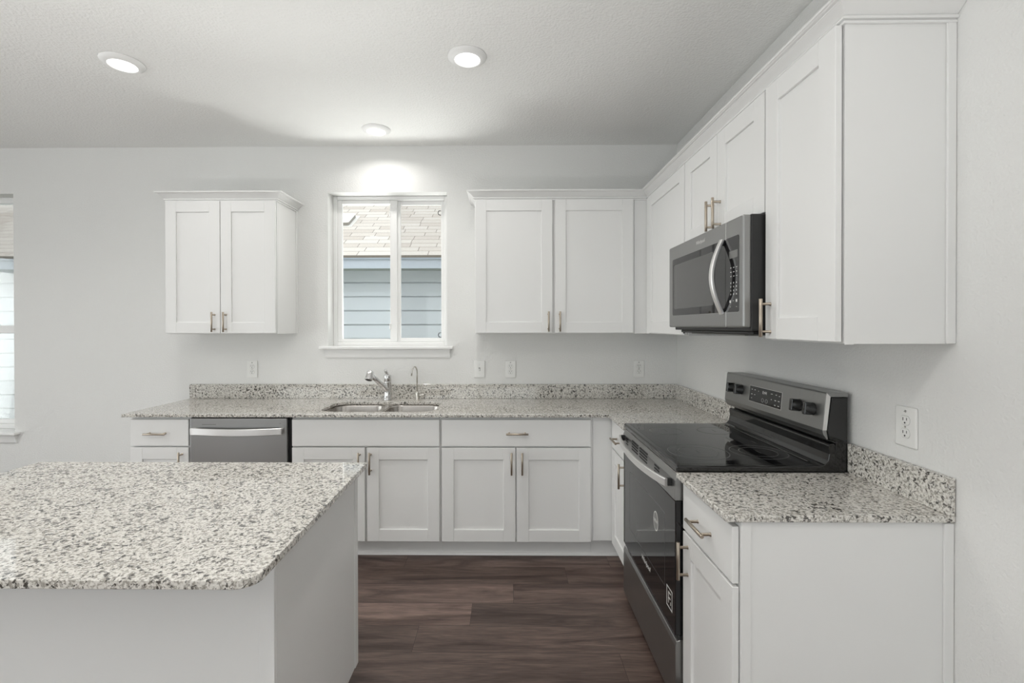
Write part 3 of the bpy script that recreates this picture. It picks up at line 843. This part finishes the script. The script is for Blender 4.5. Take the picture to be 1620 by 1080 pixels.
MB(fd).box(-3.083, -2.998, .8255, .8315, .0299, .0306).build('badge', M['grey_ink'], dr)
MB(fd).cyl((-2.608, .836, .0295), (-2.608, .836, .0306), .003, n=10).build('indicator', M['grey_ink'], dr)
MB(fd).box(-3.157, -2.552, .0, .12, -.06, -.045).build('kick_plate', M['blackmatt'], dw)

# ------------------------------------------------------------------ range
RG0, RG1 = .982, 1.7365        # along the wall (a axis of the right-hand frame)
RF = .600                      # body front
rg = thing('electric_range', 'freestanding stainless and black glass-top electric range on the right wall', 'stove', (-.32, -1.36, 0))
f0 = frame('right')
MB(f0).box(RG0 + .002, RG1 - .002, .03, .892, .02, RF, .003).build('body', M['blackmatt'], rg)
for a in (RG0 + .05, RG1 - .05):
    for c in (.08, RF - .05): MB(f0).cyl((a, 0, c), (a, .032, c), .018, n=14).build('foot', M['blackmatt'], rg)
mb = MB(f0)
mb.box(RG0, RG1, .8935, .9165, .108, .630, .006, 3)
mb.box(RG0 + .004, RG1 - .004, .880, .8945, .600, .622, .004, 2)
ck = mb.build('cooktop', M['black'], rg)
MB(f0).box(RG0 + .022, RG1 - .022, .9160, .9172, .125, .606, .0005).build('cooktop_glass', M['glassblack'], ck)
def ring_mesh(a, c, r, w=.0016, n=48):
    mb = MB(Matrix.Translation((-c, -a, .91725)))
    mb.lathe([(r - w, 0), (r - w, .0003), (r + w, .0003), (r + w, 0), (r - w, 0)], n)
    mb.build('burner_ring', M['ring'], ck)
for a, c, rr in ((1.165, .475, (.075,)), (1.165, .245, (.075,)), (1.545, .475, (.115, .075)), (1.545, .235, (.105, .070))):
    for r in rr: ring_mesh(a, c, r)
for a, c in ((1.165, .475), (1.165, .245), (1.545, .475), (1.545, .235)):
    MB(f0).box(a - .022, a + .022, .9172, .9175, c - .0012, c + .0012).build('burner_mark', M['ring'], ck)
MB(f0).box(1.36, 1.40, .9172, .9175, .165, .172).build('vent_mark', M['ring'], ck)
# back guard: black housing, stainless wrap, riser
hp = [(-.018, .893), (-.018, 1.164), (-.074, 1.164), (-.090, 1.045), (-.080, 1.012), (-.058, 1.004), (-.060, .985), (-.068, .893)]
bg = MB().prism(hp, -RG1, -RG0, 'xz', .002).build('backguard', M['black'], rg)
rp = [(-.060, .893), (-.060, .990), (-.066, .998), (-.080, .997), (-.086, .990), (-.083, .960), (-.088, .935), (-.100, .921), (-.115, .9155), (-.115, .893)]
MB().prism(rp, -RG1 + .001, -RG0 - .001, 'xz', .0025, 2).build('riser', M['black'], bg)
MB().box(-.130, -.118, -RG1 + .05, -RG0 - .05, .916, .9215, .002).build('riser_rail', M['black'], bg)
wp = [(-.016, 1.165), (-.016, 1.181), (-.093, 1.181), (-.096, 1.176), (-.108, 1.046), (-.104, 1.028), (-.092, 1.012), (-.088, 1.015), (-.094, 1.045), (-.080, 1.165)]
pn = MB().prism(wp, -RG1 - .0005, -RG0 + .0005, 'xz', .0012).build('control_panel', M['steel_y'], bg)
MB().prism([(-.0935, 1.1805), (-.0805, 1.166), (-.094, 1.046), (-.1075, 1.046)], -RG1 - .0015, -RG1 - .0003, 'xz').build('end_trim', M['steel_bright'], pn)
# tilted frame on the control face
tang = math.atan2(.012, .130)
def face(a, z):   # frame with c normal to the sloping control face
    xs = -.096 - (1.176 - z) / .130 * .012
    mm = frame('right', xs, -a, z) @ Matrix.Rotation(-tang, 4, 'X')
    return mm
MB(face(1.348, 1.108)).box(-.127, .127, -.035, .035, -.001, .0012, .0005).build('display', M['glassblack'], pn)
MB(face(1.348, 1.108)).box(-.129, .129, -.0365, .0365, -.001, .0006).build('display_bezel', M['steel_bright'], pn)
text_obj('clock_digits', '0:44', .020, face(1.348, 1.124) @ Matrix.Translation((0, 0, .0013)), M['white_ink'], pn)
mb = MB(face(1.348, 1.108))
for (a, b, w_) in ((-.105, .020, .010), (-.080, .020, .010), (-.050, .018, .006), (-.105, -.002, .012), (-.080, -.002, .010), (-.105, -.020, .008), (.055, .020, .014), (.088, .020, .010), (.112, .018, .008), (.055, -.004, .006), (.085, -.004, .012), (.110, -.004, .012), (.085, -.024, .010), (.110, -.024, .012)):
    mb.box(a - w_ / 2, a + w_ / 2, b - .0014, b + .0014, .0012, .0014)
mb.build('key_legends', M['white_ink'], pn)
mb = MB(face(1.348, 1.108))
for a in (-.012, .018):
    for k in range(20):
        t0 = 2 * PI * k / 20; t1 = 2 * PI * (k + 1) / 20
        mb.tube([(a + .0085 * math.cos(t0), -.018 + .0085 * math.sin(t0), .0013), (a + .0085 * math.cos(t1), -.018 + .0085 * math.sin(t1), .0013)], .0005, 5, False)
mb.build('key_rings', M['white_ink'], pn)
for a in (1.062, 1.140, 1.590, 1.672):
    fk = face(a, 1.112)
    mb = MB(fk)
    mb.lathe([(0, .030), (.012, .030), (.0165, .022), (.0215, .008), (.0235, .001), (.0235, -.001), (0, -.001)], 28)
    kb = mb.build('control_knob', M['blackmatt'], pn)
    MB(fk).box(-.0085, .0085, -.023, .023, .004, .034, .003, 2).build('knob_grip', M['black'], kb)
    mb = MB(fk)
    for k in range(13):
        t = math.radians(-225 + 270 * k / 12)
        mb.box(.0290 * math.cos(t) - .0008, .0290 * math.cos(t) + .0008, .0290 * math.sin(t) - .0008, .0290 * math.sin(t) + .0008, .0002, .0005)
    for q in range(3): mb.box(-.003, .003, .040 + q * .006, .0415 + q * .006, .0002, .0005)
    mb.build('dial_marks', M['grey_ink'], pn)
# oven door
fo = frame('right', -RF, 0, 0)
dp = [(.003, .790), (.034, .790), (.036, .797), (.034, .862), (.024, .884), (.003, .884)]
od = MB(fo).box(RG0 + .004, RG1 - .004, .300, .788, .003, .033, .003, 2).build('oven_door', M['glassblack'], rg)
cap = MB(); cap.prism([(-RF - p, q) for p, q in dp], -RG1 + .003, -RG0 - .003, 'xz', .0015); tb = cap.build('top_band', M['steel_y'], od)
MB(fo).box(RG0 + .004, RG1 - .004, .8835, .8860, .020, .0245).build('bright_edge', M['steel_bright'], tb)  # brighter strip paints in the highlight along the band's top edge
for a0_, a1_, ns in ((1.045, 1.085, 3), (1.155, 1.255, 4), (1.285, 1.400, 4), (1.500, 1.560, 3)):
    mb = MB(fo)
    for q in range(ns):
        z = .824 + q * .0128
        mb.box(a0_, a1_, z, z + .0068, .0320, .0362 - max(0, z - .83) * .035)
    mb.build('vent_slots', M['dark'], tb)
pts = []
for k in range(25):
    t = k / 24; bow = math.sin(PI * t) ** .8
    pts.append((-RF - .055 - .034 * bow, -(RG0 + .020 + (RG1 - RG0 - .055) * t), .846 - .006 * bow))
mbh = MB(); mbh.strap(pts, .030, .012, (0, 0, 1)); hnd = mbh.build('handle', M['steel_bright'], tb)
for i in (0, -1):
    x, y, z = pts[i]; sgn = -1 if i == 0 else 1
    MB().box(-RF - .054, -RF - .033, y + sgn * .001, y + sgn * .014, z - .014, z + .014, .002).build('handle_bracket', M['blackmatt'], hnd)
mbx = MB(fo)
for (a0_, a1_, b0_, b1_) in ((RG0 + .125, RG1 - .115, .42, .422), (RG0 + .125, RG1 - .115, .70, .702), (RG0 + .125, RG0 + .127, .42, .702), (RG1 - .117, RG1 - .115, .42, .702)):
    mbx.box(a0_, a1_, b0_, b1_, .0328, .0332)
mbx.build('window_outline', M['ring'], od)
text_obj('brand_lettering', 'Whirlpool', .030, fo @ Matrix.Translation((1.375, .385, .0332)), M['white_ink'], od, .0003, shear=.25)
def ell(cx, cy, rx, ry, n=32): return [(cx + rx * math.cos(2 * PI * k / n), cy + ry * math.sin(2 * PI * k / n)) for k in range(n)]
st = MB(fo).prism(ell(1.512, .625, .030, .040), .0330, .0333, 'xy').build('oval_sticker', M['white_ink'], od)
mb = MB(fo); mb.prism(ell(1.512, .625, .0255, .0355), .0333, .0335, 'xy'); mb.build('sticker_face', M['grey_ink'], st)
text_obj('sticker_lettering', 'NEW', .020, fo @ Matrix.Translation((1.512, .625, .0336)), M['white_ink'], st, .0002)
mb = MB(fo)
ca, cb = 1.672, .402
for (p, q, r, s) in ((-.030, .030, .034, .038), (-.030, .030, -.038, -.034), (-.030, -.026, -.034, .034), (.026, .030, -.034, .034), (-.012, -.007, -.022, .022), (-.007, .014, .017, .022), (-.007, .010, -.003, .002), (.010, .014, -.022, -.010)):
    mb.box(ca + p, ca + q, cb + r, cb + s, .0330, .0333)
mb.build('square_sticker', M['white_ink'], od)
MB(fo).box(RG0 + .004, RG1 - .004, .284, .2985, .003, .016).build('shadow_gap', M['blackmatt'], rg)
mb = MB(); mb.prism([(-RF - p, q) for p, q in ((.002, .038), (.030, .038), (.033, .05), (.033, .262), (.028, .278), (.016, .283), (.002, .283))], -RG1 + .004, -RG0 - .004, 'xz', .0015)
dw_ = mb.build('storage_drawer', M['steel_y'], rg)
MB(fo).box(RG0 + .004, RG1 - .004, .2790, .2812, .0230, .0262).build('bright_edge', M['steel_bright'], dw_)

# ------------------------------------------------------------------ microwave
MY0, MY1 = 1.001, 1.7545
mw = thing('microwave_oven', 'over-the-range stainless steel microwave hung below the short wall cabinet', 'microwave', (-.19, -1.38, 1.395))
mb = MB(f0); mb.box(MY0 + .002, MY1 - .001, 1.402, 1.820, .001, .372, .003)
bd = mb.build('housing', M['blackmatt'], mw)
fm = frame('right', -.3725, 0, 0)
dr = MB(fm).box(MY0, 1.6245, 1.415, 1.818, 0, .030, .006, 2).build('door', M['steel_y'], mw)
cp = MB(fm).box(1.6265, MY1, 1.415, 1.818, 0, .030, .006, 2).build('control_column', M['steel_y'], mw)
MB(fm).prism(rrect(MY0 + .052, 1.6244, 1.473, 1.752, .010, 5), .0285, .0308, 'xy').build('door_glass', M['glassblack'], dr)
mb = MB(fm)
for z0, z1 in ((1.418, 1.472), (1.753, 1.815)): mb.box(1.6242, 1.6268, z0, z1, .026, .0302)
mb.build('bright_seam', M['steel_bright'], cp)
MB(fm).prism(rrect(MY0 + .075, 1.520, 1.505, 1.722, .006, 4), .0306, .0311, 'xy').build('viewing_window', simple('reflection_grey', (.085, .085, .083), .12, spec=.6), dr)  # lighter grey puts the room's reflection into the glass colour
MB(fm).prism(rrect(1.6267, 1.728, 1.473, 1.752, .008, 5), .0285, .0308, 'xy').build('keypad_glass', M['glassblack'], cp)
MB(fm).box(1.655, 1.718, 1.672, 1.700, .0306, .0311).build('clock_display', simple('grey_display', (.16, .16, .155), .15), cp)
mb = MB(fm)
for r_ in range(3):
    for c_i in range(3): mb.box(1.664 + c_i * .022, 1.672 + c_i * .022, 1.636 - r_ * .016, 1.6385 - r_ * .016, .0307, .0311)
for r_ in range(4):
    for c_i in range(3): mb.box(1.665 + c_i * .022, 1.669 + c_i * .022, 1.578 - r_ * .014, 1.5835 - r_ * .014, .0307, .0311)
for a, b in ((1.663, 1.512), (1.711, 1.514)): mb.box(a - .005, a + .005, b - .005, b + .005, .0307, .0311)
for a, b in ((1.664, 1.492), (1.687, 1.514), (1.711, 1.492)): mb.box(a - .003, a + .003, b - .001, b + .001, .0307, .0311)
mb.build('keypad_legends', M['white_ink'], cp)
text_obj('brand_lettering', 'Whirlpool', .022, fm @ Matrix.Translation((1.388, 1.785, .0301)), M['white_ink'], dr, .0003, shear=.25)
pts = []
for k in range(25):
    t = k / 24; bow = math.sin(PI * t)
    pts.append((-.3725 - .036 - .040 * bow, -1.606, 1.468 + .284 * t))
mbh = MB(); mbh.strap(pts, .024, .013, (0, 1, 0)); hnd = mbh.build('handle', M['steel_bright'], dr)
for zc in (1.478, 1.742): MB(fm).box(1.596, 1.616, zc - .010, zc + .010, .029, .042, .003).build('handle_post', M['blackmatt'], hnd)
mb = MB(f0); mb.box(MY0 + .03, MY1 - .03, 1.389, 1.402, .03, .352, .003); bs = mb.build('vent_base', M['blackmatt'], mw)
MB(f0).box(MY0 + .12, MY1 - .12, 1.383, 1.389, .24, .335, .002).build('filter_grille', M['steel_y'], bs)
MB(f0).cyl((MY0 + .05, 1.383, .345), (MY0 + .05, 1.416, .345), .004, n=10).build('hinge_pin', M['blackmatt'], bs)

# ------------------------------------------------------------------ island
IZ = .887
isl = thing('kitchen_island', 'plain white panelled island cabinet in the left foreground', 'cabinet', (-2.44, -1.95, 0))
IX0, IX1, IY0, IY1 = -3.02, -1.82, -2.268, -1.628
mb = MB(); t = .018
mb.box(IX1 - t, IX1, IY0, IY1 - .0195, .122, IZ - .0195, .0015); mb.box(IX0, IX0 + t, IY0, IY1 - .0195, .122, IZ - .0195, .0015)
mb.box(IX0 + t, IX1 - t, IY0 + t, IY1 - .0205, .122, .140)
mb.build('side_panels', M['white'], isl)
MB().box(IX0, IX1 - .0005, IY0 - .012, IY0, .0, IZ - .0195, .001).build('back_panel', M['white'], isl)
MB().box(IX1 - .036, IX1 + .0015, IY0 - .0145, IY0 - .0121, .0, IZ - .0195, .0008).build('corner_strip', M['white'], isl)
MB().box(IX1, IX1 + .0025, IY1 - .034, IY1, .122, IZ - .0195, .0008).build('end_stile', M['white'], isl)
MB().box(IX0 + .05, IX1 - .053, IY0 + .0005, IY1 - .07, 0, .1218).build('plinth', M['white'], isl)
MB().sweep([(IX1 - .053, IY0), (IX1 - .053, IY1 - .07)], qr, 1).build('shoe_moulding', M['trimwhite'], isl)
ff = frame('far', 0, IY1, 0)
MB(ff).box(-IX1 + .0, -IX0, .122, IZ - .0195, -.019, 0).build('face_frame', M['white'], isl)
for a0_, a1_ in ((1.825, 2.417), (2.423, 3.016)):
    slab('drawer_front', ff, a0_, a1_, W_B - .008, W_T - .008, .002, isl, True)
    h2 = (a0_ + a1_) / 2
    shaker('door', ff, a0_, h2 - .002, D_B + .012, D_T - .008, .002, isl, (h2 - .035, .60))
    shaker('door', ff, h2 + .002, a1_, D_B + .012, D_T - .008, .002, isl, (h2 + .035, .60))
RA = .045
out = [(-3.090, -1.598), (-3.090, -2.457 + RA)] + arc(-3.090 + RA, -2.457 + RA, RA, 180, 270)[1:] + arc(-1.776 - RA, -2.457 + RA, RA, 270, 360) + [(-1.789, -1.598)]
worktop('island_countertop', out, [], 'large speckled granite worktop covering the island in the left foreground', IZ - .0193, IZ, .0025)
